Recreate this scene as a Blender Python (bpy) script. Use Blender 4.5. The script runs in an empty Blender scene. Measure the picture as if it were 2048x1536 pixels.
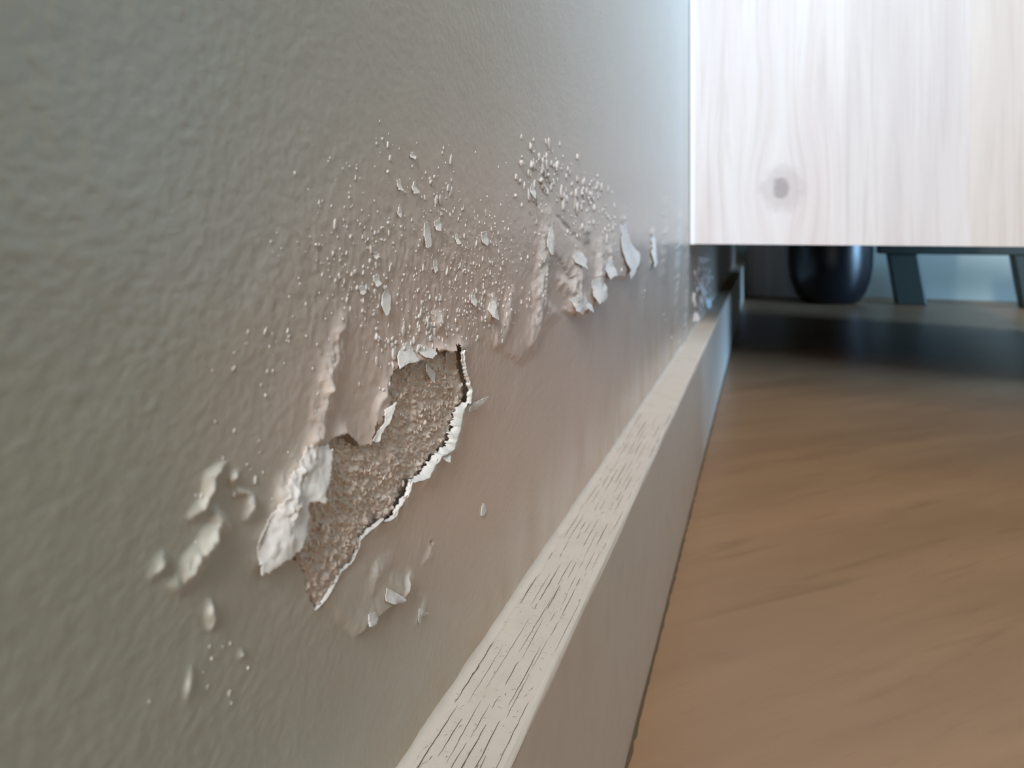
import bpy, math, random
import numpy as np
from mathutils import Vector

random.seed(7)
RNG = np.random.default_rng(7)
scene = bpy.context.scene
COL = scene.collection

# ------------------------------------------------------------------ camera
FPX, UVP, VH = 1400.0, 1525.0, 450.0          # focal length in px of the 2048 wide frame, vanishing point of the wall
YAW = math.atan((UVP - 1024.0) / FPX)
S, C = math.sin(YAW), math.cos(YAW)
HC = 0.12                                      # camera height over the floor
cam_d = bpy.data.cameras.new('camera')
cam = bpy.data.objects.new('camera', cam_d); COL.objects.link(cam)
cam.location = (0, 0, HC)
cam.rotation_euler = (math.pi / 2, 0, YAW)
cam_d.sensor_width = 36.0
cam_d.lens = 36.0 * FPX / 2048.0
cam_d.shift_y = -(768.0 - VH) / 2048.0
cam_d.clip_start = 0.002
cam_d.clip_end = 50
cam_d.dof.use_dof = True
cam_d.dof.focus_distance = 0.098
cam_d.dof.aperture_fstop = 38.0
scene.camera = cam

# ------------------------------------------------------------------ world, light, exposure
world = bpy.data.worlds.new('world'); scene.world = world
world.use_nodes = True
bg = world.node_tree.nodes['Background']
bg.inputs['Color'].default_value = (1.0, 0.97, 0.925, 1)
bg.inputs['Strength'].default_value = 0.27

def area_light(name, loc, target, sx, sy, power, color):
    d = bpy.data.lights.new(name, 'AREA'); d.shape = 'RECTANGLE'; d.size = sx; d.size_y = sy
    d.energy = power; d.color = color
    o = bpy.data.objects.new(name, d); COL.objects.link(o)
    o.location = loc
    o.rotation_euler = (Vector(target) - Vector(loc)).to_track_quat('-Z', 'Y').to_euler()
    return o
area_light('window_daylight', (0.34, -2.2, 1.9), (0.0, 0.3, 0.1), 0.9, 1.7, 96.0, (0.95, 0.97, 1.0))
area_light('right_daylight', (2.2, 0.35, 0.46), (0.0, 0.35, 0.2), 0.7, 0.9, 74.0, (0.33, 0.62, 1.0))  # unseen cool daylight from the right; the glass door itself is made up

vs = scene.view_settings
vs.view_transform = 'Standard'; vs.look = 'None'; vs.gamma = 1.0; vs.exposure = 0.57
vs.use_curve_mapping = False
scene.cycles.max_bounces = 6; scene.cycles.diffuse_bounces = 4; scene.cycles.glossy_bounces = 3
scene.cycles.caustics_reflective = False; scene.cycles.caustics_refractive = False

# ------------------------------------------------------------------ geometry constants (metres)
XW = -0.0407          # painted wall plane
XS = -0.0286          # front of the skirting board
ZS = 0.0553           # top of the skirting board
YC = 0.4257           # front of the cabinet
ZC = 0.1088           # underside of the cabinet
YB = 1.30             # wall behind the cabinet

def wall_yz(u, v):
    """photo pixel -> (y, z) of the point of the wall plane it shows"""
    u = np.asarray(u, float); v = np.asarray(v, float)
    d = FPX * (-XW) / (C * (UVP - u))
    return (d + S * XW) / C, HC - (v - VH) * d / FPX

def mm_px(u):
    return FPX * (-XW) / (C * (UVP - np.asarray(u, float))) / FPX * 1000.0

# ------------------------------------------------------------------ noise
def _hash(ix, iy, seed):
    n = (ix.astype(np.int64) * 374761393 + iy.astype(np.int64) * 668265263 + seed * 1442695041) & 0x7fffffff
    n = ((n ^ (n >> 13)) * 1274126177) & 0x7fffffff
    n = (n ^ (n >> 16)) & 0xffff
    return n / 65535.0
def vnoise(x, y, seed=0):
    x = np.asarray(x, float); y = np.asarray(y, float)
    ix, iy = np.floor(x), np.floor(y)
    fx, fy = x - ix, y - iy
    fx = fx * fx * fx * (fx * (fx * 6 - 15) + 10); fy = fy * fy * fy * (fy * (fy * 6 - 15) + 10)
    a = _hash(ix, iy, seed); b = _hash(ix + 1, iy, seed); c = _hash(ix, iy + 1, seed); d = _hash(ix + 1, iy + 1, seed)
    return (a + (b - a) * fx) * (1 - fy) + (c + (d - c) * fx) * fy - 0.5
def fbm(x, y, seed=0, octs=3, gain=0.5):
    r = 0; a = 1.0
    for k in range(octs):
        r = r + a * vnoise(x * 2 ** k + 17.3 * k, y * 2 ** k - 9.1 * k, seed + k); a *= gain
    return r
def sstep(a, b, x):
    t = np.clip((x - a) / (b - a), 0, 1)
    return t * t * (3 - 2 * t)
def seg_dist(U, V, pts):
    """distance in px to a polyline and the fraction along it"""
    best = np.full(np.shape(U), 1e9); frac = np.zeros(np.shape(U))
    n = len(pts) - 1
    for k in range(n):
        (x0, y0), (x1, y1) = pts[k][:2], pts[k + 1][:2]
        dx, dy = x1 - x0, y1 - y0
        t = np.clip(((U - x0) * dx + (V - y0) * dy) / (dx * dx + dy * dy + 1e-9), 0, 1)
        d = np.hypot(U - x0 - t * dx, V - y0 - t * dy)
        m = d < best
        best = np.where(m, d, best); frac = np.where(m, (k + t) / n, frac)
    return best, frac
def in_poly(U, V, pts):
    r = np.zeros(np.shape(U), bool); n = len(pts)
    for k in range(n):
        (x0, y0), (x1, y1) = pts[k], pts[(k + 1) % n]
        c = ((y0 > V) != (y1 > V)) & (U < (x1 - x0) * (V - y0) / (y1 - y0 + 1e-12) + x0)
        r ^= c
    return r

# ------------------------------------------------------------------ mesh helpers
def link(name, me, mat=None, parent=None):
    o = bpy.data.objects.new(name, me); COL.objects.link(o)
    if mat is not None and len(me.materials) == 0: me.materials.append(mat)
    if parent is not None: o.parent = parent
    return o
def np_mesh(name, verts, quads=None, tris=None, smooth=True):
    me = bpy.data.meshes.new(name)
    verts = np.asarray(verts, np.float32)
    me.vertices.add(len(verts)); me.vertices.foreach_set('co', verts.ravel())
    loops = []; starts = []; tot = 0
    for f, n in ((quads, 4), (tris, 3)):
        if f is None or len(f) == 0: continue
        f = np.asarray(f, np.int32)
        loops.append(f.ravel()); starts.append(tot + np.arange(len(f)) * n); tot += f.size
    loops = np.concatenate(loops); starts = np.concatenate(starts)
    me.loops.add(len(loops)); me.loops.foreach_set('vertex_index', loops.astype(np.int32))
    me.polygons.add(len(starts)); me.polygons.foreach_set('loop_start', starts.astype(np.int32))
    me.polygons.foreach_set('use_smooth', np.full(len(starts), smooth))
    me.update(calc_edges=True); me.validate()
    return me
def fattr(me, name, vals):
    a = me.attributes.new(name, 'FLOAT', 'POINT'); a.data.foreach_set('value', np.asarray(vals, np.float32).ravel())
def box_mesh(name, x0, x1, y0, y1, z0, z1, bev=0.0, segs=2):
    import bmesh
    bm = bmesh.new(); bmesh.ops.create_cube(bm, size=1)
    for v in bm.verts:
        v.co = ((x0 + x1) / 2 + v.co.x * (x1 - x0), (y0 + y1) / 2 + v.co.y * (y1 - y0), (z0 + z1) / 2 + v.co.z * (z1 - z0))
    if bev > 0:
        bmesh.ops.bevel(bm, geom=list(bm.edges), offset=bev, segments=segs, profile=0.5, affect='EDGES')
    me = bpy.data.meshes.new(name); bm.to_mesh(me); bm.free()
    return me
def lathe_mesh(name, prof, n=48):
    vs_, qs = [], []
    for (r, z) in prof:
        for k in range(n):
            a = 2 * math.pi * k / n; vs_.append((r * math.cos(a), r * math.sin(a), z))
    for i in range(len(prof) - 1):
        for k in range(n):
            k2 = (k + 1) % n
            qs.append((i * n + k, i * n + k2, (i + 1) * n + k2, (i + 1) * n + k))
    return np_mesh(name, vs_, qs)

# ------------------------------------------------------------------ materials
def new_mat(name):
    m = bpy.data.materials.new(name); m.use_nodes = True
    nt = m.node_tree; b = nt.nodes['Principled BSDF']
    return m, nt, b
class NB:
    def __init__(s, nt): s.nt = nt
    def n(s, typ, **kw):
        o = s.nt.nodes.new(typ)
        for k, v in kw.items(): setattr(o, k, v)
        return o
    def put(s, sock, val):
        if hasattr(val, 'default_value') or hasattr(val, 'is_linked'): s.nt.links.new(val, sock)
        else: sock.default_value = val
    def math(s, op, a, b=None, c=None, clamp=False):
        o = s.n('ShaderNodeMath', operation=op); o.use_clamp = clamp
        s.put(o.inputs[0], a)
        if b is not None: s.put(o.inputs[1], b)
        if c is not None: s.put(o.inputs[2], c)
        return o.outputs[0]
    def mix(s, fac, a, b, blend='MIX'):
        o = s.n('ShaderNodeMix', data_type='RGBA', blend_type=blend)
        s.put(o.inputs[0], fac); s.put(o.inputs[6], a); s.put(o.inputs[7], b)
        return o.outputs[2]
    def noise(s, vec, scale, detail=3, rough=0.5, dist=0.0):
        o = s.n('ShaderNodeTexNoise'); s.put(o.inputs['Vector'], vec)
        o.inputs['Scale'].default_value = scale; o.inputs['Detail'].default_value = detail
        o.inputs['Roughness'].default_value = rough; o.inputs['Distortion'].default_value = dist
        return o.outputs['Fac']
    def ramp(s, fac, lo, hi):
        o = s.n('ShaderNodeMapRange'); o.interpolation_type = 'SMOOTHSTEP'
        s.put(o.inputs['Value'], fac); o.inputs['From Min'].default_value = lo; o.inputs['From Max'].default_value = hi
        return o.outputs[0]
    def coords(s): return s.n('ShaderNodeTexCoord').outputs['Object']
    def mapping(s, vec, rot=(0, 0, 0), scale=(1, 1, 1)):
        o = s.n('ShaderNodeMapping'); s.put(o.inputs['Vector'], vec)
        o.inputs['Rotation'].default_value = rot; o.inputs['Scale'].default_value = scale
        return o.outputs[0]
    def bump(s, h, strength, dist, normal=None):
        o = s.n('ShaderNodeBump'); o.inputs['Strength'].default_value = strength; o.inputs['Distance'].default_value = dist
        s.put(o.inputs['Height'], h)
        if normal is not None: s.put(o.inputs['Normal'], normal)
        return o.outputs[0]
    def attr(s, name):
        return s.n('ShaderNodeAttribute', attribute_name=name).outputs['Fac']
def rgb(r, g, b):
    f = lambda c: ((c / 255 + 0.055) / 1.055) ** 2.4 if c > 10 else c / 255 / 12.92
    return (f(r), f(g), f(b), 1)

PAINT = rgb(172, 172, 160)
LIT_PAINT = rgb(222, 201, 189)  # tone of the brighter wall middle: light falloff painted into the colour
LIT_CHALK = rgb(236, 232, 226)  # white of light-facing ridges painted in, along with some salt bloom
STAIN = rgb(178, 146, 112)

def paint_material(name, attrs):
    m, nt, b = new_mat(name); N = NB(nt)
    co = N.coords()
    col = N.mix(N.ramp(N.noise(co, 30, 3), 0.35, 0.7), PAINT, tuple(c * 0.97 for c in PAINT[:3]) + (1,))
    if attrs:
        col = N.mix(N.attr('lit_tint'), col, LIT_PAINT)
        st = N.math('MULTIPLY', N.attr('stain'), N.math('ADD', 0.45, N.noise(co, 60, 4, 0.6)), clamp=True)
        col = N.mix(st, col, STAIN)
        col = N.mix(N.attr('lit_chalk'), col, LIT_CHALK)
    N.put(b.inputs['Base Color'], col)
    b.inputs['Roughness'].default_value = 0.27
    b.inputs['Specular IOR Level'].default_value = 0.5
    peel = N.noise(co, 1100, 2, 0.45)
    fine = N.noise(co, 4200, 2, 0.5)
    nrm = N.bump(peel, 0.2, 0.0003)
    N.put(b.inputs['Normal'], N.bump(fine, 0.1, 0.0001, nrm))
    return m
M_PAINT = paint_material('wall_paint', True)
M_WALL = paint_material('wall_paint_plain', False)

m, nt, b = new_mat('flaked_paint'); N = NB(nt); co = N.coords()
N.put(b.inputs['Base Color'], N.mix(N.ramp(N.math('ADD', N.attr('lift'), N.math('MULTIPLY', N.math('SUBTRACT', N.noise(co, 700, 3, 0.6), 0.5), 0.5)), -0.25, 0.3), rgb(200, 190, 185), rgb(232, 229, 225)))  # whiter towards the lifted side: light on raised paint put into the colour
b.inputs['Roughness'].default_value = 0.6
N.put(b.inputs['Normal'], N.bump(N.noise(co, 1500, 3, 0.6), 0.2, 0.0002))
M_FLAKE = m
m, nt, b = new_mat('blistered_paint'); N = NB(nt); co = N.coords()
N.put(b.inputs['Base Color'], N.mix(N.ramp(N.noise(co, 500, 2, 0.6), 0.35, 0.65), rgb(200, 192, 188), rgb(232, 229, 226)))
b.inputs['Roughness'].default_value = 0.55
M_BLIST = m
m, nt, b = new_mat('bare_plaster'); N = NB(nt); co = N.coords()
c1 = N.mix(N.ramp(N.noise(co, 420, 4, 0.65), 0.3, 0.72), rgb(220, 200, 187), rgb(236, 222, 211))
c1 = N.mix(N.ramp(N.noise(co, 1500, 3, 0.7), 0.56, 0.75), c1, rgb(232, 222, 212))
c1 = N.mix(N.ramp(N.noise(co, 1200, 3, 0.7), 0.62, 0.74), c1, rgb(178, 156, 139))
c1 = N.mix(N.attr('residue'), c1, rgb(218, 200, 189))
N.put(b.inputs['Base Color'], c1); b.inputs['Roughness'].default_value = 0.95
b.inputs['Specular IOR Level'].default_value = 0.2
N.put(b.inputs['Normal'], N.bump(N.noise(co, 2400, 4, 0.7), 0.35, 0.0003))
M_PLASTER = m
m, nt, b = new_mat('skirting_paint'); N = NB(nt); co = N.coords()
cs = N.mix(N.ramp(N.noise(co, 120, 4, 0.6), 0.4, 0.75), rgb(200, 189, 176), rgb(195, 183, 169))
N.put(b.inputs['Base Color'], cs); b.inputs['Roughness'].default_value = 0.38
b.inputs['Specular IOR Level'].default_value = 0.28
str_ = N.mapping(co, scale=(2200, 60, 400))
N.put(b.inputs['Normal'], N.bump(N.noise(str_, 1.0, 3, 0.6), 0.05, 0.0002))
M_SKIRT = m
m, nt, b = new_mat('dusty_skirting_ledge'); N = NB(nt); co = N.coords()
N.put(b.inputs['Base Color'], N.mix(N.ramp(N.noise(co, 160, 4, 0.6), 0.4, 0.75), rgb(196, 187, 176), rgb(190, 180, 168)))
b.inputs['Roughness'].default_value = 0.85; b.inputs['Specular IOR Level'].default_value = 0.05
M_LEDGE = m
m, nt, b = new_mat('crack_dirt'); N = NB(nt)
b.inputs['Base Color'].default_value = rgb(92, 84, 72); b.inputs['Roughness'].default_value = 0.95
M_DIRT = m
m, nt, b = new_mat('dark_gap_dirt'); N = NB(nt)
b.inputs['Base Color'].default_value = rgb(84, 66, 44); b.inputs['Roughness'].default_value = 0.95
M_GAP = m

# laminate floor: grain runs diagonally
m, nt, b = new_mat('oak_laminate'); N = NB(nt); co = N.coords()
g = N.mapping(co, rot=(0, 0, math.radians(-42)))
def stretched(sx, sy):
    return N.mapping(g, scale=(sx, sy, 1))
n1 = N.noise(stretched(3.5, 26), 1.0, 4, 0.6, 0.4)
n2 = N.noise(stretched(14, 150), 1.0, 4, 0.65, 0.6)
n3 = N.noise(stretched(60, 700), 1.0, 3, 0.7)
c1 = N.mix(N.ramp(n1, 0.3, 0.72), rgb(134, 104, 77), rgb(150, 118, 88))
c1 = N.mix(N.math('MULTIPLY', N.ramp(n2, 0.52, 0.72), 0.4), c1, rgb(110, 83, 58))
c1 = N.mix(N.math('MULTIPLY', N.ramp(n3, 0.55, 0.8), 0.35), c1, rgb(110, 83, 58))
N.put(b.inputs['Base Color'], c1); b.inputs['Roughness'].default_value = 0.36
b.inputs['Specular IOR Level'].default_value = 0.38
N.put(b.inputs['Normal'], N.bump(n2, 0.05, 0.0005))
M_FLOOR = m

# cabinet veneer with a knot
def veneer(name, light, dark, off, knot):
    m, nt, b = new_mat(name); N = NB(nt); co = N.coords()
    sep = N.n('ShaderNodeSeparateXYZ'); N.put(sep.inputs[0], co)
    x, z = sep.outputs[0], sep.outputs[2]
    fac = None
    for (kx, kz, a, bb, amp) in knot:
        dx = N.math('SUBTRACT', x, kx); dz = N.math('SUBTRACT', z, kz)
        d2 = N.math('ADD', N.math('POWER', N.math('DIVIDE', dx, a), 2), N.math('POWER', N.math('DIVIDE', dz, bb), 2))
        e = N.math('EXPONENT', N.math('MULTIPLY', d2, -1.0))
        x = N.math('SUBTRACT', x, N.math('MULTIPLY', N.math('MULTIPLY', dx, e), amp))
        z = N.math('ADD', z, 0.0)
    comb = N.n('ShaderNodeCombineXYZ'); N.put(comb.inputs[0], N.math('ADD', x, off)); N.put(comb.inputs[2], z); 
    v = comb.outputs[0]
    w1 = N.noise(N.mapping(v, scale=(60, 1, 4.5)), 1.0, 3, 0.55, 0.7)
    w2 = N.noise(N.mapping(v, scale=(260, 1, 9)), 1.0, 3, 0.6, 0.4)
    w3 = N.noise(N.mapping(v, scale=(1500, 1, 30)), 1.0, 2, 0.6)
    col = N.mix(N.ramp(w1, 0.32, 0.68), light, dark)
    col = N.mix(N.math('MULTIPLY', N.ramp(w2, 0.48, 0.72), 0.42), col, (dark[0] * 0.80, dark[1] * 0.76, dark[2] * 0.73, 1))
    col = N.mix(N.math('MULTIPLY', N.ramp(w3, 0.55, 0.8), 0.1), col, tuple(c * 0.75 for c in dark[:3]) + (1,))
    for (kx, kz, a, bb, amp) in knot[:1]:
        dx = N.math('SUBTRACT', sep.outputs[0], kx); dz = N.math('SUBTRACT', sep.outputs[2], kz)
        dd = N.math('SQRT', N.math('ADD', N.math('POWER', N.math('DIVIDE', dx, 0.0105), 2), N.math('POWER', N.math('DIVIDE', dz, 0.012), 2)))
        dd = N.math('ADD', dd, N.math('MULTIPLY', N.math('SUBTRACT', N.noise(co, 160, 3), 0.5), 0.9))
        halo = N.math('SUBTRACT', 1.0, N.ramp(dd, 0.75, 1.35))
        ring = N.math('MULTIPLY', halo, 0.28)
        col = N.mix(ring, col, rgb(150, 136, 134))
        core = N.math('MULTIPLY', N.math('SUBTRACT', 1.0, N.ramp(dd, 0.25, 0.62)), 0.5)
        col = N.mix(core, col, rgb(112, 102, 108))
    N.put(b.inputs['Base Color'], col)
    b.inputs['Roughness'].default_value = 0.5
    return m
M_V1 = veneer('pale_oak_knotty', rgb(230, 228, 230), rgb(220, 213, 214), 0.0,
              [(0.0101, 0.1405, 0.016, 0.026, 0.75), (-0.019, 0.160, 0.009, 0.03, 0.7), (0.014, 0.196, 0.010, 0.03, -0.8)])
M_V2 = veneer('pale_oak_grey', rgb(224, 221, 222), rgb(213, 208, 210), 0.31, [])
M_V3 = veneer('pale_oak_warm', rgb(224, 219, 216), rgb(216, 209, 206), 0.77, [])
m, nt, b = new_mat('white_edge_band'); b.inputs['Base Color'].default_value = rgb(246, 248, 252); b.inputs['Roughness'].default_value = 0.25
M_EDGE = m
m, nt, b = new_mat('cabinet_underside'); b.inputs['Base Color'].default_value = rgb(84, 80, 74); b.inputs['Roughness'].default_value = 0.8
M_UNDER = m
m, nt, b = new_mat('black_foot'); b.inputs['Base Color'].default_value = rgb(22, 23, 27); b.inputs['Roughness'].default_value = 0.28
M_FOOT = m
m, nt, b = new_mat('back_wall_paint'); N = NB(nt); co = N.coords()
N.put(b.inputs['Base Color'], N.mix(N.noise(co, 20, 2), rgb(166, 176, 166), rgb(174, 182, 172))); b.inputs['Roughness'].default_value = 0.7
M_BACK = m

def structure(o):
    o['kind'] = 'structure'; return o

# ------------------------------------------------------------------ room shell
fl = structure(link('floor', box_mesh('floor', -0.2, 3.2, -3.0, YB + 0.1, -0.02, 0.0), M_FLOOR))
fl['label'] = 'oak coloured laminate floor with diagonal grain'; fl['category'] = 'floor'
wb = structure(link('wall_back', box_mesh('wall_back', XW - 0.1, 3.2, YB, YB + 0.1, 0.0, 2.5), M_BACK))
wb['label'] = 'pale blue grey wall seen below the cabinet'; wb['category'] = 'wall'
wr = structure(link('shade_wall_right', box_mesh('shade_wall_right', 0.55, 0.65, -3.0, 0.26, 0.0, 2.5), M_WALL))  # added wall out of view, keeps the blue daylight off the near wall
wr['label'] = 'plain greige wall added out of view to shade the near wall'; wr['category'] = 'wall'
tr = structure(link('shade_sill', box_mesh('shade_sill', 0.55, 0.65, 0.2605, 0.44, 0.0, 0.235), M_WALL))  # added blocker out of view, cuts blue daylight off lower wall and skirting
tr['label'] = 'low plain wall added out of view to block daylight low down'; tr['category'] = 'light blocker'
wl = structure(link('wall_left', box_mesh('wall_left', XW - 0.12, XW - 0.0022, -3.0, YB, 0.0, 2.5), M_WALL))
wl['label'] = 'greige painted wall with moisture-blistered and peeling paint'; wl['category'] = 'wall'

# ------------------------------------------------------------------ damaged paint: shapes traced on the wall
HOLE = [(865, 701), (880, 698), (893, 703), (906, 701), (909, 688), (918, 696), (919, 721), (927, 752), (934, 781), (931, 807), (920, 822),
        (914, 846), (906, 874), (898, 898), (873, 911), (859, 929), (844, 956), (818, 963), (810, 984), (798, 1007), (787, 1030),
        (773, 1041), (763, 1043), (759, 1035), (746, 1051), (717, 1077), (707, 1116), (678, 1142), (655, 1187), (629, 1220),
        (612, 1190), (604, 1150), (580, 1105), (586, 1070), (592, 1040), (596, 1000), (615, 996), (632, 960), (646, 915),
        (645, 892), (668, 872), (687, 864), (703, 878), (714, 888), (736, 890), (744, 862), (757, 836), (772, 808), (774, 780),
        (778, 752), (790, 734), (806, 722), (824, 727), (836, 716), (848, 722), (858, 712)]

# ridges of lifted paint: polyline, half width px, height mm, lit and chalky whiteness in the colour
RIDGES = [
    ([(1092, 425), (1089, 470), (1084, 540), (1072, 640), (1060, 690)], 15, 0.75, 0.75),
    ([(1097, 470), (1092, 520)], 7, 0.5, 0.8),
    ([(1120, 560), (1140, 590), (1148, 618)], 12, 0.9, 0.25),
    ([(1152, 515), (1150, 570), (1160, 622)], 13, 0.9, 0.35),
    ([(1172, 430), (1170, 480)], 7, 0.5, 0.3),
    ([(1196, 485), (1192, 540), (1190, 600)], 9, 1.0, 0.5),
    ([(1216, 495), (1214, 548)], 5, 0.9, 0.6),
    ([(1246, 440), (1248, 500), (1252, 545)], 7, 1.0, 0.5),
    ([(1305, 460), (1303, 500), (1301, 535)], 4, 1.1, 0.9),
    ([(1330, 400), (1326, 560)], 7, 0.8, 0.2),
    ([(1358, 430), (1352, 660)], 5, 0.9, 0.2),
    ([(1375, 440), (1371, 640), (1366, 690)], 4, 1.2, 0.35),
    ([(1290, 560), (1283, 640)], 6, 0.3, 0.1),
    ([(1024, 590), (1012, 640), (996, 690)], 12, 0.4, 0.4),
    ([(978, 600), (984, 640)], 9, 0.6, 0.7),
    ([(875, 625), (880, 660)], 10, 0.5, 0.6),
    ([(690, 640), (672, 700), (655, 770), (640, 830), (630, 880)], 20, 0.55, 0.3),
    ([(660, 760), (650, 790)], 10, 0.4, 0.4),
    ([(775, 760), (755, 800), (748, 850)], 12, 0.4, 0.35),
    ([(625, 885), (600, 930), (580, 975), (566, 1020), (548, 1075), (528, 1125)], 24, 1.0, 0.55),
    ([(442, 928), (424, 950), (416, 985), (405, 1008), (388, 1032)], 9, 0.6, 0.6),
    ([(432, 1030), (434, 1055), (416, 1075), (394, 1105), (366, 1140), (345, 1172)], 17, 0.75, 0.5),
    ([(320, 1110), (305, 1150)], 12, 0.4, 0.3),
    ([(474, 950), (466, 972)], 8, 0.5, 0.7),
    ([(480, 990), (496, 992), (494, 1015), (488, 1036)], 7, 0.45, 0.6),
    ([(420, 1200), (418, 1225), (415, 1252)], 7, 0.4, 0.7),
    ([(478, 1308), (474, 1322)], 7, 0.35, 0.7),
    ([(382, 1345), (378, 1390)], 8, 0.25, 0.5),
    ([(818, 1146), (808, 1185)], 7, 0.35, 0.4),
    ([(770, 1120), (752, 1150), (740, 1170)], 14, 0.3, 0.2),
    ([(842, 1195), (840, 1225), (834, 1250)], 6, 0.3, 0.35),
    ([(866, 1080), (858, 1110), (845, 1130)], 6, 0.2, 0.1),
]
# steps: paint bulges out above a torn edge.  polyline of the edge, px run of the ramp on the upper side, height mm
STEPS = [
    ([(1290, 520), (1262, 545), (1246, 556), (1222, 552), (1204, 562), (1202, 590), (1182, 606), (1168, 626), (1156, 618), (1140, 626), (1118, 616)], 60, 1.0, 5),
    ([(1118, 616), (1080, 650), (1056, 690), (1030, 730)], 60, 0.45, 22),
    ([(818, 1150), (800, 1197), (782, 1204), (757, 1222), (742, 1238), (728, 1250), (704, 1276)], 55, 0.75, 5),
]
CREASES = [([(1100, 418), (1122, 440), (1142, 466), (1162, 490)], 4, 0.22), ([(866, 1079), (862, 1096)], 2.5, 0.6)]
CLUSTERS = [  # centre, spread, count, size mm lo..hi
    (1088, 345, 24, 28, 95, 0.5, 1.35), (1066, 385, 12, 24, 22, 0.4, 0.9), (1168, 392, 24, 24, 80, 0.6, 1.5), (1212, 450, 18, 22, 26, 0.6, 1.2), (1150, 450, 30, 30, 30, 0.4, 0.9),
    (885, 372, 30, 34, 48, 0.3, 0.75), (905, 420, 60, 34, 40, 0.2, 0.5), (775, 300, 18, 30, 14, 0.2, 0.5), (700, 330, 50, 20, 14, 0.2, 0.4),
    (742, 545, 34, 52, 80, 0.28, 0.6), (760, 480, 60, 46, 44, 0.2, 0.45), (905, 545, 60, 58, 170, 0.2, 0.55), (965, 500, 34, 60, 90, 0.25, 0.6),
    (1000, 560, 30, 50, 50, 0.3, 0.6), (880, 610, 80, 30, 80, 0.25, 0.6), (800, 690, 30, 26, 48, 0.35, 0.85), (850, 665, 24, 26, 46, 0.35, 0.8),
    (690, 590, 50, 70, 45, 0.2, 0.45), (660, 480, 55, 70, 40, 0.18, 0.36), (560, 700, 70, 60, 30, 0.18, 0.36), (790, 775, 14, 26, 24, 0.3, 0.7),
    (950, 640, 40, 30, 50, 0.3, 0.7), (480, 960, 50, 60, 16, 0.2, 0.4), (420, 1350, 50, 40, 10, 0.2, 0.4), (1080, 500, 20, 60, 20, 0.4, 0.8), (1045, 480, 40, 60, 40, 0.25, 0.5),
    (1402, 590, 10, 50, 110, 1.6, 4.2), (1335, 650, 10, 20, 4, 0.8, 1.4), (1215, 520, 40, 40, 24, 0.4, 0.9),
]

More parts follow.
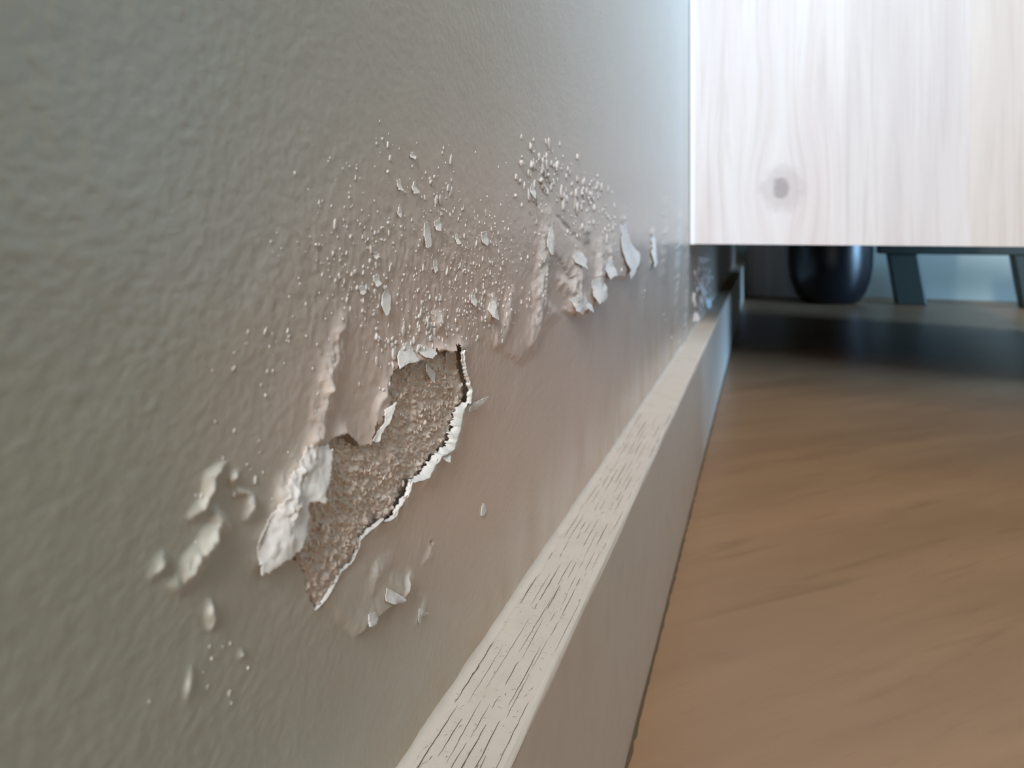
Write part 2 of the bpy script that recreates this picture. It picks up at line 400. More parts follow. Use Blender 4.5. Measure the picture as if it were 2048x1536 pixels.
def height(U, V, base_only=False):
    """height of the paint film over the wall plane (mm), at photo pixel positions on the wall"""
    Y, Z = wall_yz(U, V)
    Ym, Zm = Y * 1000, Z * 1000
    wr_ = np.minimum(16.0, 0.9 / mm_px(U))
    wu = U + wr_ * fbm(Ym / 3, Zm / 3, 5, 2); wv = V + wr_ * fbm(Ym / 3 + 40, Zm / 3, 6, 2)
    h = 0.032 * fbm(Ym / 1.15, Zm / 1.15, 1, 2) + 0.07 * fbm(Ym / 7, Zm / 7, 3, 2)
    zone = np.exp(-(((U - 900) / 330) ** 2 + ((V - 560) / 250) ** 2))
    h = h + zone * 0.08 * fbm(Ym / 0.7, Zm / 1.5, 11, 3)
    lit_chalk = np.zeros(np.shape(U))
    for pts, w, hh, ch in RIDGES:
        x = [p[0] for p in pts]; y = [p[1] for p in pts]; mg = 4 * w
        sel = (U > min(x) - mg) & (U < max(x) + mg) & (V > min(y) - mg) & (V < max(y) + mg)
        if not np.any(sel): continue
        d, f = seg_dist(wu[sel], wv[sel], pts)
        taper = 0.35 + 0.65 * np.sin(np.pi * np.clip(f * 0.9 + 0.05, 0, 1))
        k = np.exp(-(d / (w * 0.8)) ** 2) * taper
        h[sel] += hh * k * (1 + 0.6 * fbm(Ym[sel] / 1.2, Zm[sel] / 1.8, 21, 2) + np.where(U[sel] < 700, 0.5, 0.18) * fbm(Ym[sel] / 0.45, Zm[sel] / 0.7, 23, 2))
        lit_chalk[sel] = np.maximum(lit_chalk[sel], ch * sstep(0.35, 0.8, k + 0.5 * fbm(Ym[sel] / 0.9, Zm[sel] / 0.9, 31, 2)))
    for pts, run, hh, soft in STEPS:
        x = [p[0] for p in pts]; y = [p[1] for p in pts]; mg = run * 2.2
        sel = (U > min(x) - mg) & (U < max(x) + mg) & (V > min(y) - mg) & (V < max(y) + mg)
        wu2 = U[sel] + 5 * fbm(Ym[sel] / 1.2, Zm[sel] / 1.2, 51, 2); wv2 = V[sel] + 5 * fbm(Ym[sel] / 1.2, Zm[sel] / 1.2, 52, 2)
        d, f = seg_dist(wu2, wv2, pts)
        sgn = np.zeros(d.shape); best = np.full(d.shape, 1e9)
        for k in range(len(pts) - 1):
            (x0, y0), (x1, y1) = pts[k], pts[k + 1]
            if x1 > x0: x0, y0, x1, y1 = x1, y1, x0, y0
            dx, dy = x1 - x0, y1 - y0
            t = np.clip(((wu2 - x0) * dx + (wv2 - y0) * dy) / (dx * dx + dy * dy), 0, 1)
            dd = np.hypot(wu2 - x0 - t * dx, wv2 - y0 - t * dy)
            cr = dx * (wv2 - y0) - dy * (wu2 - x0)
            m_ = dd < best; best = np.where(m_, dd, best); sgn = np.where(m_, np.sign(cr), sgn)
        up = np.where(sgn > 0, d, -d)          # positive above the edge
        ends = sstep(0, 0.12, f) * (1 - sstep(0.88, 1, f))
        prof = sstep(-soft, soft * 0.3, up) * np.exp(-np.maximum(up, 0) / run)
        h[sel] += hh * prof * ends
    for pts, w, hh in CREASES:
        d, f = seg_dist(wu, wv, pts)
        h -= hh * np.exp(-(d / w) ** 2) * np.sin(np.pi * np.clip(f, 0.02, 0.98))
    # lifted rim of the hole
    sel = (U > 520) & (U < 1010) & (V > 620) & (V < 1290)
    d, f = seg_dist(U[sel], V[sel], HOLE + HOLE[:1])
    strong = 0.35 + 0.35 * fbm(Ym[sel] / 2, Zm[sel] / 2, 41, 2) + 0.25 * (U[sel] > 800)
    fade = 1 - sstep(1030, 1130, V[sel]) * 0.7
    h[sel] += strong * np.exp(-d / 16.0) * fade
    h = np.where((U > 1374) & (Z > ZC - 0.003), np.minimum(h, 0.0) - 0.02, h)      # the cabinet is pressed against the wall here
    return h, lit_chalk, zone

def edge_fade(U, V):
    """the film sinks under the plain wall surface at the border of the modelled patch"""
    return np.zeros(np.shape(U))

us = np.concatenate([np.arange(-60, 260, 5.0), np.arange(260, 1392, 2.0), np.arange(1392, 1484, 2.0)])
NR = 720
t = np.linspace(0, 1, NR)
vbot = np.minimum(1640, VH + (UVP - us) / 0.6676 + 26)
U = np.repeat(us[:, None], NR, 1)
V = -90 + (vbot[:, None] + 90) * t[None, :]
Hm, CH, ZN = height(U, V)
Yw, Zw = wall_yz(U, V)
X = XW + Hm / 1000.0
ii, jj = np.meshgrid(np.arange(len(us) - 1), np.arange(NR - 1), indexing='ij')
ii = ii.ravel(); jj = jj.ravel()
a = ii * NR + jj
quads = np.stack([a, a + 1, a + NR + 1, a + NR], 1)
fu = (U[:-1, :-1] + U[1:, 1:]) / 2; fv = (V[:-1, :-1] + V[1:, 1:]) / 2
fy, fz = wall_yz(fu, fv)
wob_u = fu + 7 * fbm(fy * 1000 / 0.8, fz * 1000 / 0.8, 61, 3, 0.6); wob_v = fv + 7 * fbm(fy * 1000 / 0.8, fz * 1000 / 0.8, 62, 3, 0.6)
box = (fu > 540) & (fu < 980) & (fv > 650) & (fv < 1260)
hole = np.zeros(fu.shape, bool); hole[box] = in_poly(wob_u[box], wob_v[box], HOLE)
quads = quads[~hole.ravel()]
lit_tint = np.clip(np.exp(-(((U - 960) / 440) ** 2 + ((V - 790) / 430) ** 2)) * 1.3, 0, 1)  # lighter pinkish middle: uneven light and lens cast put into the paint
dl = np.abs((UVP - U) / 0.6676 + VH - V)           # distance above the skirting line
stain = np.exp(-(dl / 150.0) ** 1.3) * (0.5 + 0.8 * (fbm(Yw * 1000 / 9, Zw * 1000 / 22, 71, 3) + 0.5)) * 0.55
me = np_mesh('paint_coat', np.stack([X, Yw, Zw], 2).reshape(-1, 3), quads)
fattr(me, 'lit_tint', lit_tint); fattr(me, 'stain', stain); fattr(me, 'lit_chalk', CH * 0.75)
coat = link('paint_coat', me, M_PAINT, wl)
# plain paint around the modelled patch
def frame_patch():
    q = []; vs_ = []
    def quad(y0, y1, z00, z01, z10, z11):
        k = len(vs_); vs_.extend([(XW, y0, z00), (XW, y0, z01), (XW, y1, z11), (XW, y1, z10)]); q.append((k, k + 1, k + 2, k + 3))
    ytop, ztop = Yw[:, 0], Zw[:, 0]
    for k in range(0, len(us) - 1, 6):
        k2 = min(k + 6, len(us) - 1)
        quad(ytop[k], ytop[k2], ztop[k] - 0.0002, 2.5, ztop[k2] - 0.0002, 2.5)
    zb = Zw[:, -1]
    for k in range(0, len(us) - 1, 6):
        k2 = min(k + 6, len(us) - 1)
        if zb[k] > 0.002: quad(ytop[k], ytop[k2], 0.0, zb[k], 0.0, zb[k2])
    quad(-3.0, ytop[0] + 0.0002, 0, 2.5, 0, 2.5); quad(ytop[-1], YB, 0, 2.5, 0, 2.5)
    return np_mesh('plain_paint', vs_, q)
link('plain_paint', frame_patch(), M_WALL, wl)

# ------------------------------------------------------------------ bare plaster in the torn patch
pu = np.arange(556, 952, 1.8); pv = np.arange(672, 1246, 1.8)
PU, PV = np.meshgrid(pu, pv, indexing='ij')
PY, PZ = wall_yz(PU, PV)
ym, zm = PY * 1000, PZ * 1000
gr = fbm(ym / 0.55, zm / 0.55, 81, 3, 0.6)
ph = -0.42 + 0.30 * fbm(ym / 4, zm / 4, 82, 2) + 0.28 * gr + 0.25 * np.maximum(gr - 0.15, 0) * 2
d, f = seg_dist(PU, PV, HOLE + HOLE[:1])
inside = in_poly(PU, PV, HOLE)
lower = sstep(960, 1130, PV)
ph = ph + lower * 0.45                       # the tear gets shallower downwards
ph = np.where(inside, ph, -0.9 + 0 * ph)
ph = np.where(inside, ph * 1.0 - 0.25 * np.exp(-d / 6), -0.8)
n0, n1_ = PU.shape
ii, jj = np.meshgrid(np.arange(n0 - 1), np.arange(n1_ - 1), indexing='ij')
keep = (inside | (d < 14))[:-1, :-1].ravel()
a = (ii * n1_ + jj).ravel()
q = np.stack([a, a + 1, a + n1_ + 1, a + n1_], 1)[keep]
me = np_mesh('exposed_plaster', np.stack([XW + ph / 1000, PY, PZ], 2).reshape(-1, 3), q)
fattr(me, 'residue', np.clip(0.85 * sstep(960, 1130, PV + 60 * fbm(ym / 1.5, zm / 1.5, 83, 3)), 0, 1))
link('exposed_plaster', me, M_PLASTER, wl)['label'] = 'rough brown plaster bared where the paint tore away'

# ------------------------------------------------------------------ flakes
def hz(u, v):
    h, _, _ = height(np.atleast_1d(np.asarray(u, float)), np.atleast_1d(np.asarray(v, float)))
    return h
def flake(pts, lift, dirn, base=-0.02, curl=1.4, thick=0.10, nres=40, jit=1.0, follow=True):
    """chip of paint: outline in photo px on the wall, lifted by lift mm towards dirn (px direction)"""
    P = np.array(pts, float)
    seg = np.roll(P, -1, 0) - P; L = np.hypot(seg[:, 0], seg[:, 1]); cum = np.concatenate([[0], np.cumsum(L)])
    s = np.linspace(0, cum[-1], nres, endpoint=False)
    B = np.empty((nres, 2))
    for k, x in enumerate(s):
        i = min(np.searchsorted(cum, x, 'right') - 1, len(P) - 1)
        B[k] = P[i] + seg[i] * ((x - cum[i]) / max(L[i], 1e-6))
    cen = B.mean(0)
    rings = [B + RNG.normal(0, 0.5 * jit, B.shape), cen + (B - cen) * 0.78, cen + (B - cen) * 0.4]
    R = np.concatenate(rings + [cen[None]])
    dv = np.array(dirn, float); dv /= np.hypot(*dv)
    pr = (R - cen) @ dv; lo, hi = pr.min(), pr.max()
    tt = (pr - lo) / (hi - lo + 1e-9)
    local = hz(R[:, 0], R[:, 1]) if follow else 0.0
    hh = local * (1 - 0.6 * tt) + base + lift * tt ** curl + 0.16 * lift * fbm(R[:, 0] / 14, R[:, 1] / 14, 91, 2)
    if follow: hh = np.maximum(hh + 0.6 * tt * float(np.mean(local)), local + 0.14)
    yy, zz = wall_yz(R[:, 0], R[:, 1])
    top = np.stack([XW + hh / 1000, yy, zz], 1)
    bot = top - np.array([thick / 1000, 0, 0])
    n = len(R); vs_ = np.concatenate([top, bot]); qs, ts = [], []
    for rg in range(2):
        for k in range(nres):
            k2 = (k + 1) % nres
            A, Bq, Cq, D = rg * nres + k, rg * nres + k2, (rg + 1) * nres + k2, (rg + 1) * nres + k
            qs.append((A, Bq, Cq, D)); qs.append((n + A, n + D, n + Cq, n + Bq))
    for k in range(nres):
        k2 = (k + 1) % nres
        ts.append((2 * nres + k, 2 * nres + k2, 3 * nres)); ts.append((n + 2 * nres + k2, n + 2 * nres + k, n + 3 * nres))
        e0, e1 = 2 * n + k, 2 * n + k2
        qs.append((e1, e0, nres + e0, nres + e1))
    vs_ = np.concatenate([vs_, top[:nres], bot[:nres]])
    me = np_mesh('paint_flake', vs_, qs, ts)
    la = np.concatenate([tt, tt, np.ones(2 * nres)]); fattr(me, 'lift', la)
    return link('paint_flake', me, M_FLAKE, wl)

FLAKES = [
    # the big curled sheet left of the tear, two lobes
    ([(607, 893), (628, 888), (645, 889), (651, 915), (646, 932), (640, 946), (632, 968), (622, 1000), (610, 999), (599, 998), (597, 1042), (591, 1066), (582, 1086), (570, 1102), (548, 1118), (530, 1132), (511, 1146),
      (509, 1112), (514, 1072), (528, 1042), (545, 1010), (562, 985), (568, 962), (577, 945), (592, 920)], 1.0, (0.9, 0.25)),
    # scrap sticking out right of the tear
    ([(931, 822), (934, 812), (943, 803), (951, 800), (962, 791), (958, 802), (952, 811), (948, 818), (940, 823)], 1.1, (0.8, -0.6)),
    ([(872, 911), (885, 903), (903, 893), (904, 898), (893, 906), (884, 924), (878, 920)], 0.9, (0.3, 0.9)),
    ([(786, 737), (792, 708), (803, 694), (812, 684), (820, 692), (825, 721), (812, 724), (802, 727)], 0.7, (0.2, 1)),
    ([(777, 801), (760, 822), (758, 846), (737, 882), (746, 884), (755, 857), (763, 843), (772, 815)], 0.8, (1, 0.3)),
    ([(830, 700), (842, 690), (856, 694), (864, 706), (852, 716), (838, 714)], 0.6, (0.2, 1)),
    ([(846, 728), (858, 738), (868, 744), (866, 768), (860, 760), (850, 742)], 0.3, (0.5, 1)),
    ([(772, 570), (779, 592), (775, 618), (765, 633), (761, 612), (764, 590)], 0.6, (0.3, 1)),
    ([(848, 446), (857, 444), (859, 470), (858, 492), (849, 497), (846, 470)], 0.5, (0.5, 1)),
    ([(868, 444), (878, 438), (881, 450), (876, 462), (869, 460)], 0.5, (0.5, 1)),
    ([(793, 360), (800, 358), (801, 372), (803, 382), (794, 380)], 0.4, (0, 1)),
    ([(826, 364), (830, 362), (833, 378), (837, 386), (825, 388), (823, 378)], 0.4, (0, 1)),
    ([(820, 306), (826, 304), (831, 312), (826, 319), (820, 315)], 0.4, (0, 1)),
    ([(796, 414), (801, 413), (802, 428), (797, 436), (794, 430)], 0.35, (0, 1)),
    ([(1060, 372), (1066, 366), (1068, 385), (1063, 398), (1059, 388)], 0.8, (0.3, 1)),
    ([(976, 606), (984, 602), (988, 622), (984, 640), (976, 634), (972, 620)], 0.8, (0.4, 1)),
    ([(942, 586), (948, 584), (950, 602), (944, 614), (940, 604)], 0.6, (0.4, 1)),
    ([(1240, 450), (1249, 446), (1254, 482), (1269, 508), (1265, 527), (1246, 558), (1245, 534), (1240, 503)], 1.8, (1, 0.6)),
    ([(1142, 513), (1150, 506), (1158, 503), (1164, 516), (1160, 538), (1153, 532), (1144, 526)], 1.2, (0.6, 0.8)),
    ([(1134, 598), (1146, 590), (1160, 594), (1170, 612), (1169, 626), (1163, 621), (1157, 616), (1152, 628), (1144, 624), (1138, 622)], 1.2, (0.3, 1)),
    ([(1180, 560), (1196, 556), (1202, 574), (1202, 592), (1192, 602), (1180, 607), (1176, 590)], 1.4, (0.4, 1)),
    ([(1206, 524), (1216, 520), (1222, 538), (1221, 550), (1212, 553), (1205, 560), (1202, 544)], 1.4, (0.4, 1)),
    ([(1302, 468), (1306, 470), (1307, 500), (1306, 524), (1301, 536), (1299, 512)], 1.4, (0.6, 0.6)),
    ([(966, 1006), (969, 1010), (971, 1022), (966, 1030), (960, 1031), (962, 1018)], 0.25, (0.3, 1)),
    ([(766, 1174), (780, 1182), (798, 1196), (790, 1203), (774, 1206), (760, 1200)], 0.5, (0.3, 1)),
    ([(728, 1226), (740, 1222), (744, 1234), (730, 1251), (722, 1250)], 0.5, (0.3, 1)),
    ([(836, 1216), (844, 1222), (856, 1226), (842, 1232), (838, 1246), (832, 1244)], 0.3, (0.3, 1)),
    ([(1092, 460), (1098, 452), (1102, 475), (1098, 505), (1090, 512), (1086, 490)], 0.6, (0.3, 1)),
    ([(1398, 512), (1406, 518), (1400, 528), (1394, 524)], 6.0, (1, 0.2)),
    ([(1397, 566), (1403, 562), (1406, 586), (1400, 592)], 3.0, (1, 0.2)),
    ([(1408, 590), (1416, 600), (1420, 622), (1412, 620)], 4.0, (1, 0.2)),
    ([(910, 470), (914, 468), (916, 486), (911, 490)], 0.5, (0.4, 1)),
    ([(962, 466), (972, 462), (975, 480), (970, 492), (963, 484)], 0.5, (0.4, 1)),
    ([(866, 520), (872, 518), (873, 540), (867, 546)], 0.4, (0.4, 1)),
    ([(745, 505), (753, 503), (756, 514), (748, 518)], 0.35, (0.4, 1)),
    ([(715, 575), (726, 570), (730, 584), (720, 590)], 0.35, (0.4, 1)),
    ([(746, 552), (756, 548), (759, 568), (750, 574)], 0.4, (0.4, 1)),
]
def sheet(pts, lift, dirn, step=2.0):
    """large curled sheet of paint, finely meshed so that it can wrinkle"""
    x = [p[0] for p in pts]; y = [p[1] for p in pts]
    gu = np.arange(min(x) - 4, max(x) + 4, step); gv_ = np.arange(min(y) - 4, max(y) + 4, step)
    GU, GV = np.meshgrid(gu, gv_, indexing='ij')
    gy, gz = wall_yz(GU, GV); a_, b_ = gy * 1000, gz * 1000
    keep = in_poly(GU + 7 * fbm(a_ / 0.7, b_ / 0.7, 141, 3, 0.6), GV + 7 * fbm(a_ / 0.7, b_ / 0.7, 142, 3, 0.6), pts)
    dv = np.array(dirn, float); dv /= np.hypot(*dv)
    pr = GU * dv[0] + GV * dv[1]
    dist, _ = seg_dist(GU, GV, list(pts) + [pts[0]])
    edge = np.array([(620, 888), (566, 966), (509, 1112)], float)          # where the sheet is still attached
    da, _ = seg_dist(GU, GV, [tuple(e) for e in edge])
    tt = np.clip(da / 75.0, 0, 1)
    h0 = hz(GU.ravel(), GV.ravel()).reshape(GU.shape)
    hh = 0.35 * h0 + 0.45 + lift * tt ** 1.2 + 0.35 * fbm((a_ + 0.6 * b_) / 2.4, (b_ - 0.4 * a_) / 5.0, 143, 2) + 0.08 * fbm(a_ / 0.8, b_ / 0.8, 144, 2)
    hh = np.where(da < 14, h0 + 0.05 + (hh - h0 - 0.05) * (da / 14.0), hh)
    hh = np.maximum(hh, h0 + 0.04)
    n0_, n1__ = GU.shape
    I, J = np.meshgrid(np.arange(n0_ - 1), np.arange(n1__ - 1), indexing='ij')
    k = (I * n1__ + J).ravel(); ok = keep[:-1, :-1].ravel()
    q = np.stack([k, k + 1, k + n1__ + 1, k + n1__], 1)[ok]
    used = np.unique(q); remap = np.full(n0_ * n1__, -1); remap[used] = np.arange(len(used))
    V3 = np.stack([XW + hh / 1000, gy, gz], 2).reshape(-1, 3)[used]
    me = np_mesh('paint_flake', V3, remap[q]); fattr(me, 'lift', tt.ravel()[used])
    o = link('paint_flake', me, M_FLAKE, wl)
    md = o.modifiers.new('thickness', 'SOLIDIFY'); md.thickness = 0.00012; md.offset = -1
    return o
for pts, lift, dr in FLAKES:
    o = sheet(pts, lift, dr) if len(pts) > 20 else flake(pts, lift, dr)
    if pts[0][1] > 1150:
        o.data.materials.clear(); o.data.materials.append(M_BLIST)

# white torn rim of the paint film along the tear: ribbons with thickness
def ribbon(name, pts, h_out, h_in, seed):
    """pts: (u, v, width px) along the edge; the ribbon leans into the tear"""
    P = np.array(pts, float)
    L = np.concatenate([[0], np.cumsum(np.hypot(np.diff(P[:, 0]), np.diff(P[:, 1])))])
    n = max(int(L[-1] / 2.2), 6); s = np.linspace(0, L[-1], n)
    Ue, Ve, W = (np.interp(s, L, P[:, k]) for k in range(3))
    Ue += 2.2 * fbm(s / 7, s * 0, seed, 3, 0.6); Ve += 2.2 * fbm(s / 7, s * 0 + 5, seed + 3, 3, 0.6)
    tu, tv = np.gradient(Ue), np.gradient(Ve); l = np.hypot(tu, tv) + 1e-9
    tu = np.convolve(np.pad(tu / l, 4, 'edge'), np.ones(9) / 9, 'valid'); tv = np.convolve(np.pad(tv / l, 4, 'edge'), np.ones(9) / 9, 'valid')
    nu, nv = tv, -tu                                  # left of the running direction: into the tear
    W = W * (0.9 + 0.5 * fbm(s / 24, s * 0 + 2, seed + 7, 3, 0.6))
    W = np.maximum(W, 1.2)
    rows = []
    hb = hz(Ue, Ve); hb = np.convolve(np.pad(hb, 6, 'edge'), np.ones(13) / 13, 'valid')
    for k, fr in enumerate((-0.25, 0.15, 0.6, 1.0)):
        Wk = W * 0.72 * (1 + (0.9 * fbm(s / 3.5, s * 0 + 8, seed + 11, 2) if fr == 1.0 else 0))
        uu = Ue - nu * Wk * fr; vv = Ve - nv * Wk * fr
        hh = hb * (1 - 0.25 * fr) + h_out + (h_in - h_out) * max(fr, 0) ** 1.3
        yy, zz = wall_yz(uu, vv); rows.append(np.stack([XW + hh / 1000, yy, zz], 1))
    uu = Ue + nu * W * 0.2; vv = Ve + nv * W * 0.2; yy, zz = wall_yz(uu, vv)
    V_ = np.concatenate(rows); q = []
    for r in range(len(rows) - 1):
        for k in range(n - 1): q.append((r * n + k, r * n + k + 1, (r + 1) * n + k + 1, (r + 1) * n + k))
    back = V_ - np.array([0.00025, 0, 0]); m0 = len(V_)
    q2 = [(m0 + a_, m0 + d_, m0 + c_, m0 + b_) for (a_, b_, c_, d_) in q]
    e = len(rows) - 1
    for k in range(n - 1):
        q2.append((k, m0 + k, m0 + k + 1, k + 1)); q2.append((e * n + k, e * n + k + 1, m0 + e * n + k + 1, m0 + e * n + k))
    me = np_mesh(name, np.concatenate([V_, back]), q + q2); fattr(me, 'lift', np.ones(2 * m0))
    return link(name, me, M_FLAKE, wl)
ribbon('torn_edge', [(929, 806, 4), (920, 822, 9), (914, 846, 14), (906, 874, 13), (898, 898, 13), (880, 910, 10)], 0.25, -0.35, 3)
ribbon('torn_edge', [(880, 908, 8), (872, 912, 10), (859, 930, 14), (846, 954, 13), (832, 960, 8), (818, 963, 4)], 0.25, -0.35, 9)
ribbon('torn_edge', [(818, 963, 3), (810, 984, 4), (798, 1007, 4.5), (787, 1030, 4), (773, 1041, 3.5), (763, 1043, 3), (759, 1035, 2.5), (746, 1051, 3.5), (717, 1077, 3.5), (707, 1116, 3), (678, 1142, 3.5), (655, 1187, 3.5), (629, 1220, 2)], 0.12, -0.05, 15)
ribbon('torn_edge', [(918, 700, 1.5), (919, 721, 2), (927, 752, 2), (934, 781, 3), (931, 806, 4)], 0.2, 0.0, 21)

# ------------------------------------------------------------------ blisters and crumbs
import bmesh
def crumb_mesh(seed):
    bm = bmesh.new(); bmesh.ops.create_icosphere(bm, subdivisions=2 if seed < 3 else 1, radius=1.0)
    r = random.Random(seed)
    ph_ = [r.uniform(0, 6.28) for _ in range(6)]
    for v in bm.verts:
        k = 1 + 0.22 * math.sin(2.3 * v.co.x + ph_[0]) + 0.2 * math.sin(2.9 * v.co.y + ph_[1]) + 0.2 * math.sin(3.1 * v.co.z + ph_[2]) + r.uniform(-0.1, 0.1)
        v.co *= k
    me = bpy.data.meshes.new('paint_blister'); bm.to_mesh(me); bm.free()
    me.polygons.foreach_set('use_smooth', np.full(len(me.polygons), True))
    me.materials.append(M_BLIST)
    return me
CR = [crumb_mesh(k) for k in range(6)]
items = []
for (cu, cv, su, sv, n, lo, hi) in CLUSTERS:
    for _ in range(n):
        u = random.gauss(cu, su); v = random.gauss(cv, sv)
        if cu < 1390 and u > 1362: continue
        if cu > 1390:
            u = min(max(u, 1387), 1432)
            if v < 505: continue
        if v > VH + (UVP - u) / 0.6676 - 6: continue
        s = (lo + (hi - lo) * random.random() ** 2.2) * (0.85 if cu < 1000 else 1.0)
        items.append((u, v, s))
iu = np.array([i[0] for i in items]); iv = np.array([i[1] for i in items])
inh = in_poly(iu, iv, HOLE)
ih = np.where(inh, -0.35, hz(iu, iv)); iy, iz = wall_yz(iu, iv)
recs = []
for k, (u, v, s) in enumerate(items):
    elong = random.uniform(1.0, 1.4) + 1.4 * random.random() ** 3
    recs.append((s / mm_px(u), k, s * 0.5 / 1000, elong, random.uniform(-0.35, 0.35), random.uniform(0.35, 0.7), random.randrange(6)))
recs.sort(reverse=True)
stuffV, stuffT, off = [], [], 0
from mathutils import Matrix
for rank, (_, k, r, el, ang, dep, var) in enumerate(recs):
    loc = Vector((XW + ih[k] / 1000 + r * 0.08, iy[k], iz[k]))
    if rank < 300:
        o = bpy.data.objects.new('paint_blister', CR[var]); COL.objects.link(o); o.parent = wl
        o.location = loc; o.rotation_euler = (ang, 0, 0); o.scale = (r * dep * 1.3, r, r * el)
    else:
        M_ = Matrix.Translation(loc) @ Matrix.Rotation(ang, 4, 'X') @ Matrix.Diagonal((r * dep * 1.3, r, r * el, 1))
        me_ = CR[3 + var % 3]
        co_ = np.empty(len(me_.vertices) * 3, np.float32); me_.vertices.foreach_get('co', co_); co_ = co_.reshape(-1, 3)
        A = np.array(M_)
        stuffV.append(co_ @ A[:3, :3].T + A[:3, 3])
        tr = np.empty(len(me_.polygons) * 3, np.int32); me_.polygons.foreach_get('vertices', tr)
        stuffT.append(tr.reshape(-1, 3) + off); off += len(co_)
o = link('paint_crumbs', np_mesh('paint_crumbs', np.concatenate(stuffV), None, np.concatenate(stuffT)), M_BLIST, wl)
o['kind'] = 'stuff'
# loose grains on the bare plaster
gv, gt, off = [], [], 0
base_co = np.empty(len(CR[4].vertices) * 3, np.float32); CR[4].vertices.foreach_get('co', base_co); base_co = base_co.reshape(-1, 3)
base_tr = np.empty(len(CR[4].polygons) * 3, np.int32); CR[4].polygons.foreach_get('vertices', base_tr); base_tr = base_tr.reshape(-1, 3)
cnt = 0
while cnt < 420:
    u, v = random.uniform(580, 935), random.uniform(690, 1130)
    if not in_poly(np.array([u]), np.array([v]), HOLE)[0]: continue
    cnt += 1
    i, j = int((u - 556) / 1.8), int((v - 672) / 1.8)
    r = random.uniform(0.08, 0.26) / 1000 * (1.5 if random.random() < 0.12 else 1)
    y, z = wall_yz(u, v)
    gv.append(base_co * np.array([r * 0.7, r, r * random.uniform(0.9, 1.5)]) + np.array([XW + ph[i, j] / 1000, float(y), float(z)]))
    gt.append(base_tr + off); off += len(base_co)
o = link('plaster_grains', np_mesh('plaster_grains', np.concatenate(gv), None, np.concatenate(gt)), M_PLASTER, wl); o['kind'] = 'stuff'

# ------------------------------------------------------------------ skirting board
Y0, Y1 = -0.8, YB
prof = [(XW - 0.002, 0.0006), (XS, 0.0006)]
rb = 0.0012
for k in range(7):
    a_ = math.pi / 2 * k / 6
    prof.append((XS - rb + rb * math.cos(a_), ZS - rb + rb * math.sin(a_)))
prof += [(XW - 0.002, ZS)]
ys = np.concatenate([np.linspace(Y0, 0.05, 12), np.linspace(0.055, 0.7, 140), np.linspace(0.71, Y1, 12)])
npf = len(prof); vs_, qs = [], []
for y in ys:
    for k, (x, z) in enumerate(prof):
        w = 0.00012 * fbm(np.array([y * 60]), np.array([k * 0.6]), 101, 2)[0]
        vs_.append((x + (w if k > 0 and k < npf - 1 else 0), y, z + (w if k > 2 else 0)))
for i in range(len(ys) - 1):
    for k in range(npf):
        k2 = (k + 1) % npf
        qs.append((i * npf + k, i * npf + k2, (i + 1) * npf + k2, (i + 1) * npf + k))
sk = structure(link('baseboard_left', np_mesh('baseboard_left', vs_, qs), M_SKIRT))
sk.data.materials.append(M_LEDGE)
for p in sk.data.polygons:
    p.use_smooth = False; p.material_index = 1 if p.index % npf >= 5 else 0
sk['label'] = 'white painted wooden skirting board with fine cracks along its top'; sk['category'] = 'baseboard'
# paint filled joint between board and wall
vs_, qs = [], []
yj = np.linspace(0.04, 0.9, 260); nj = 6
for y in yj:
    wv = float(fbm(np.array([y * 180]), np.array([0.3]), 111, 3)[0]); wd = 0.0016 + 0.0006 * wv; hj = 0.0013 + 0.0006 * wv
    for k in range(nj):
        f_ = k / (nj - 1)
        vs_.append((XW + wd * (1 - math.cos(f_ * math.pi / 2)) - 0.0001, y, ZS + hj * (1 - math.sin(f_ * math.pi / 2)) + 0.00002))
for i in range(len(yj) - 1):
    for k in range(nj - 1):
        qs.append((i * nj + k, i * nj + k + 1, (i + 1) * nj + k + 1, (i + 1) * nj + k))
link('caulk_joint', np_mesh('caulk_joint', vs_, qs), M_LEDGE, sk)

# cracks and specks on the board's top: raised slivers of grime
def sliver(vs_, qs, pts, w, z=ZS + 0.00013):
    n = len(pts); k0 = len(vs_)
    for i, (x, y) in enumerate(pts):
        ww = w * (0.35 + 0.65 * math.sin(math.pi * (i + 0.5) / n)) * random.uniform(0.7, 1.2) / 2
        vs_.append((x - ww, y, z)); vs_.append((x, y, z + 0.00002)); vs_.append((x + ww, y, z))
    for i in range(n - 1):
        for c in range(2):
            qs.append((k0 + i * 3 + c, k0 + i * 3 + c + 1, k0 + (i + 1) * 3 + c + 1, k0 + (i + 1) * 3 + c))
vs_, qs = [], []
TW = XS - XW
for lane in range(8):
    fx = 0.17 + 0.78 * (lane + random.uniform(-0.2, 0.2)) / 7.6
    y = 0.066 + random.uniform(0, 0.012)
    while y < 0.23:
        ln = random.choice([0.002, 0.004, 0.006, 0.009, 0.013, 0.016]) * random.uniform(0.7, 1.2)
        x = XW + TW * fx + random.uniform(-0.0003, 0.0003)
        npts = max(4, int(ln / 0.0008)); pts = []
        dr = random.uniform(-0.02, 0.02)
        for i in range(npts):
            yy = y + ln * i / (npts - 1)
            pts.append((x + dr * (yy - y) + random.uniform(-0.00006, 0.00006), yy))
        sliver(vs_, qs, pts, random.choice([0.00005, 0.00006, 0.00008, 0.00012]))
        y += ln + random.choice([0.001, 0.003, 0.007, 0.012])
o = link('paint_cracks', np_mesh('paint_cracks', vs_, qs), M_DIRT, sk); o['kind'] = 'stuff'
vs_, qs = [], []
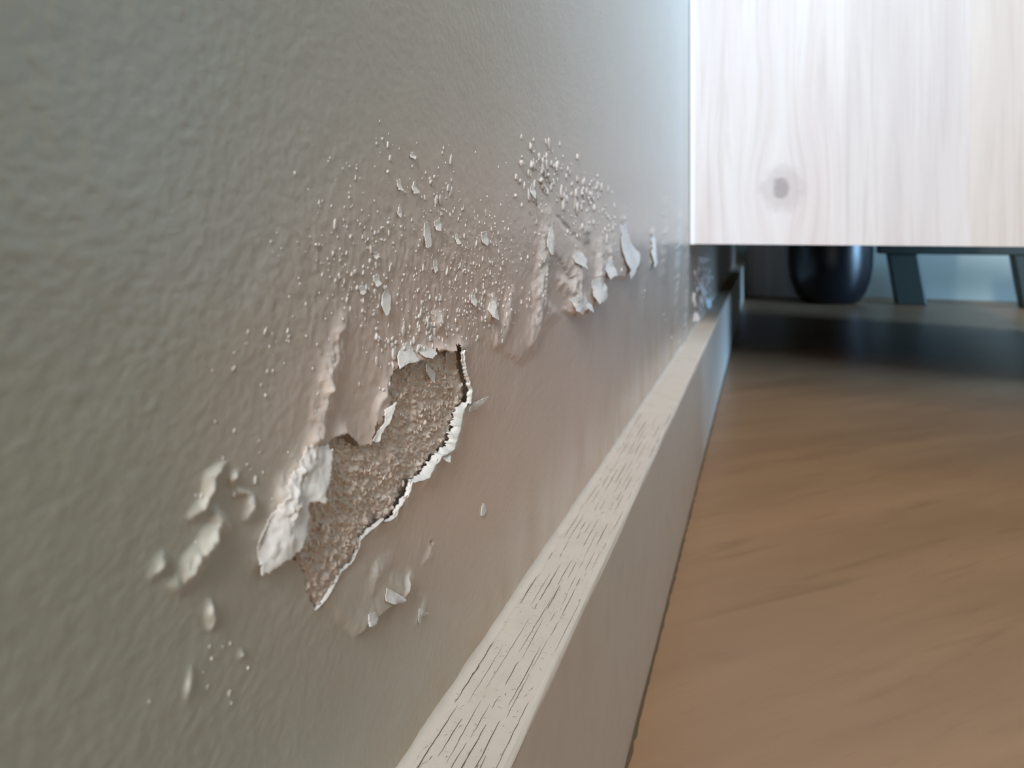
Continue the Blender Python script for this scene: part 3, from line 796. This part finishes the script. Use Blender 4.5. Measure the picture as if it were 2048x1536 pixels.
for _ in range(520):
    fx = random.random() ** 1.1; y = 0.064 + 0.14 * random.random() ** 1.4
    x = XW + 0.0012 + (TW - 0.0022) * fx; a_ = random.uniform(0, math.pi); ln = random.choice([0.00012, 0.0002, 0.0003, 0.0006]) * random.uniform(0.8, 1.3)
    pts = [(x + math.cos(a_) * ln * (i / 3 - 0.5) + random.uniform(-3e-5, 3e-5), y + math.sin(a_) * ln * (i / 3 - 0.5)) for i in range(4)]
    sliver(vs_, qs, pts, random.uniform(0.00004, 0.00009), ZS + 0.00014)
o = link('dust_specks', np_mesh('dust_specks', vs_, qs), M_DIRT, sk); o['kind'] = 'stuff'
# grime line between board and floor
vs_, qs = [], []
yg = np.linspace(0.03, 0.8, 500)
for y in yg:
    w = 0.0006 + 0.0005 * (float(fbm(np.array([y * 400]), np.array([0.7]), 121, 3)[0]) + 0.3)
    vs_ += [(XS - 0.001, y, 0.0009), (XS + w * 0.2, y, 0.0008), (XS + w, y, 0.0001)]
for i in range(len(yg) - 1):
    for c in range(2): qs.append((i * 3 + c, i * 3 + c + 1, (i + 1) * 3 + c + 1, (i + 1) * 3 + c))
o = link('grime_line', np_mesh('grime_line', vs_, qs), M_GAP, sk); o['kind'] = 'stuff'

# ------------------------------------------------------------------ cabinet
cab = bpy.data.objects.new('wooden_cabinet', None); COL.objects.link(cab)
cab['label'] = 'pale knotty oak cabinet on black bun feet, pushed against the peeling wall'; cab['category'] = 'cabinet'
cab.location = (0.25, YC, 0)
bpy.context.view_layer.update()
def cpart(name, me, mat):
    o = link(name, me, mat); o.parent = cab; o.matrix_parent_inverse = cab.matrix_world.inverted(); return o
XL = XW + 0.0002
ED = 0.0029
XR = 0.30
ZT = 0.74
bounds = [XL + ED, 0.0426, 0.1022, 0.178, 0.242, XR]
for k in range(len(bounds) - 1):
    me = box_mesh('front_board', bounds[k], bounds[k + 1] - 0.00002, YC, YC + 0.019, ZC, ZT, 0.0, 1)
    cpart('front_board', me, (M_V1, M_V2, M_V3)[k % 3])
cpart('edge_strip', box_mesh('edge_strip', XL, XL + ED - 0.00005, YC - 0.0006, YC + 0.019, ZC - 0.0004, ZT, 0.0005, 2), M_EDGE)['label'] = 'glossy white edging strip'
cpart('side_panel', box_mesh('side_panel', XL, XL + 0.018, YC + 0.0195, YB - 0.012, ZC, ZT), M_V2)
cpart('side_panel', box_mesh('side_panel', XR - 0.018, XR, YC + 0.0195, YB - 0.13, ZC, ZT), M_V2)
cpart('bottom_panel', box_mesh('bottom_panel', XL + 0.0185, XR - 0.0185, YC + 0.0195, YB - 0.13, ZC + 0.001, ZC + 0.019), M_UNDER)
cpart('top_panel', box_mesh('top_panel', XL, XR, YC, YB - 0.12, ZT + 0.0002, ZT + 0.02, 0.001), M_V2)
cpart('side_light_block', box_mesh('side_light_block', XR - 0.016, XR - 0.001, 0.62, 0.94, 0.0005, ZC - 0.0002), M_UNDER)  # added board out of view, stops blue daylight spreading under the cabinet
cpart('back_shade_board', box_mesh('back_shade_board', -0.024, 0.148, 1.252, 1.266, 0.0005, ZC - 0.0002), M_V2)  # added board that keeps the back left corner dark
bun = [(0.0001, 0.0), (0.036, 0.0), (0.043, 0.004), (0.0505, 0.016), (0.0575, 0.036), (0.0605, 0.058), (0.061, 0.075), (0.061, 0.095), (0.0605, ZC), (0.0001, ZC)]
for (fx, fy) in ((0.098, 1.19),):
    o = link('foot', lathe_mesh('foot', bun), M_FOOT); o.parent = cab
    o.matrix_parent_inverse = cab.matrix_world.inverted(); o.location = (fx, fy, 0)

# ------------------------------------------------------------------ dark furniture frame beyond the cabinet
fr = bpy.data.objects.new('low_stand', None); COL.objects.link(fr)
fr['label'] = 'dark low stand on slanting legs by the back wall, behind the cabinet'; fr['category'] = 'stand'
fr.location = (0.45, 1.2, 0); bpy.context.view_layer.update()
m, nt, b = new_mat('dark_green_lacquer'); b.inputs['Base Color'].default_value = rgb(40, 50, 44); b.inputs['Roughness'].default_value = 0.5
M_STAND = m
def slant_leg(x0, x1, lean):
    me = box_mesh('leg', x0, x1, 1.19, 1.215, 0.0, 0.076, 0.002)
    for v in me.vertices: v.co.x -= lean * v.co.z / 0.076
    o = link('leg', me, M_STAND); o.parent = fr; o.matrix_parent_inverse = fr.matrix_world.inverted()
for x in (0.191, 0.352, 0.70): slant_leg(x, x + 0.04, 0.012)
o = link('rail', box_mesh('rail', 0.166, 0.76, 1.188, 1.218, 0.0762, 0.096, 0.002), M_STAND); o.parent = fr; o.matrix_parent_inverse = fr.matrix_world.inverted()
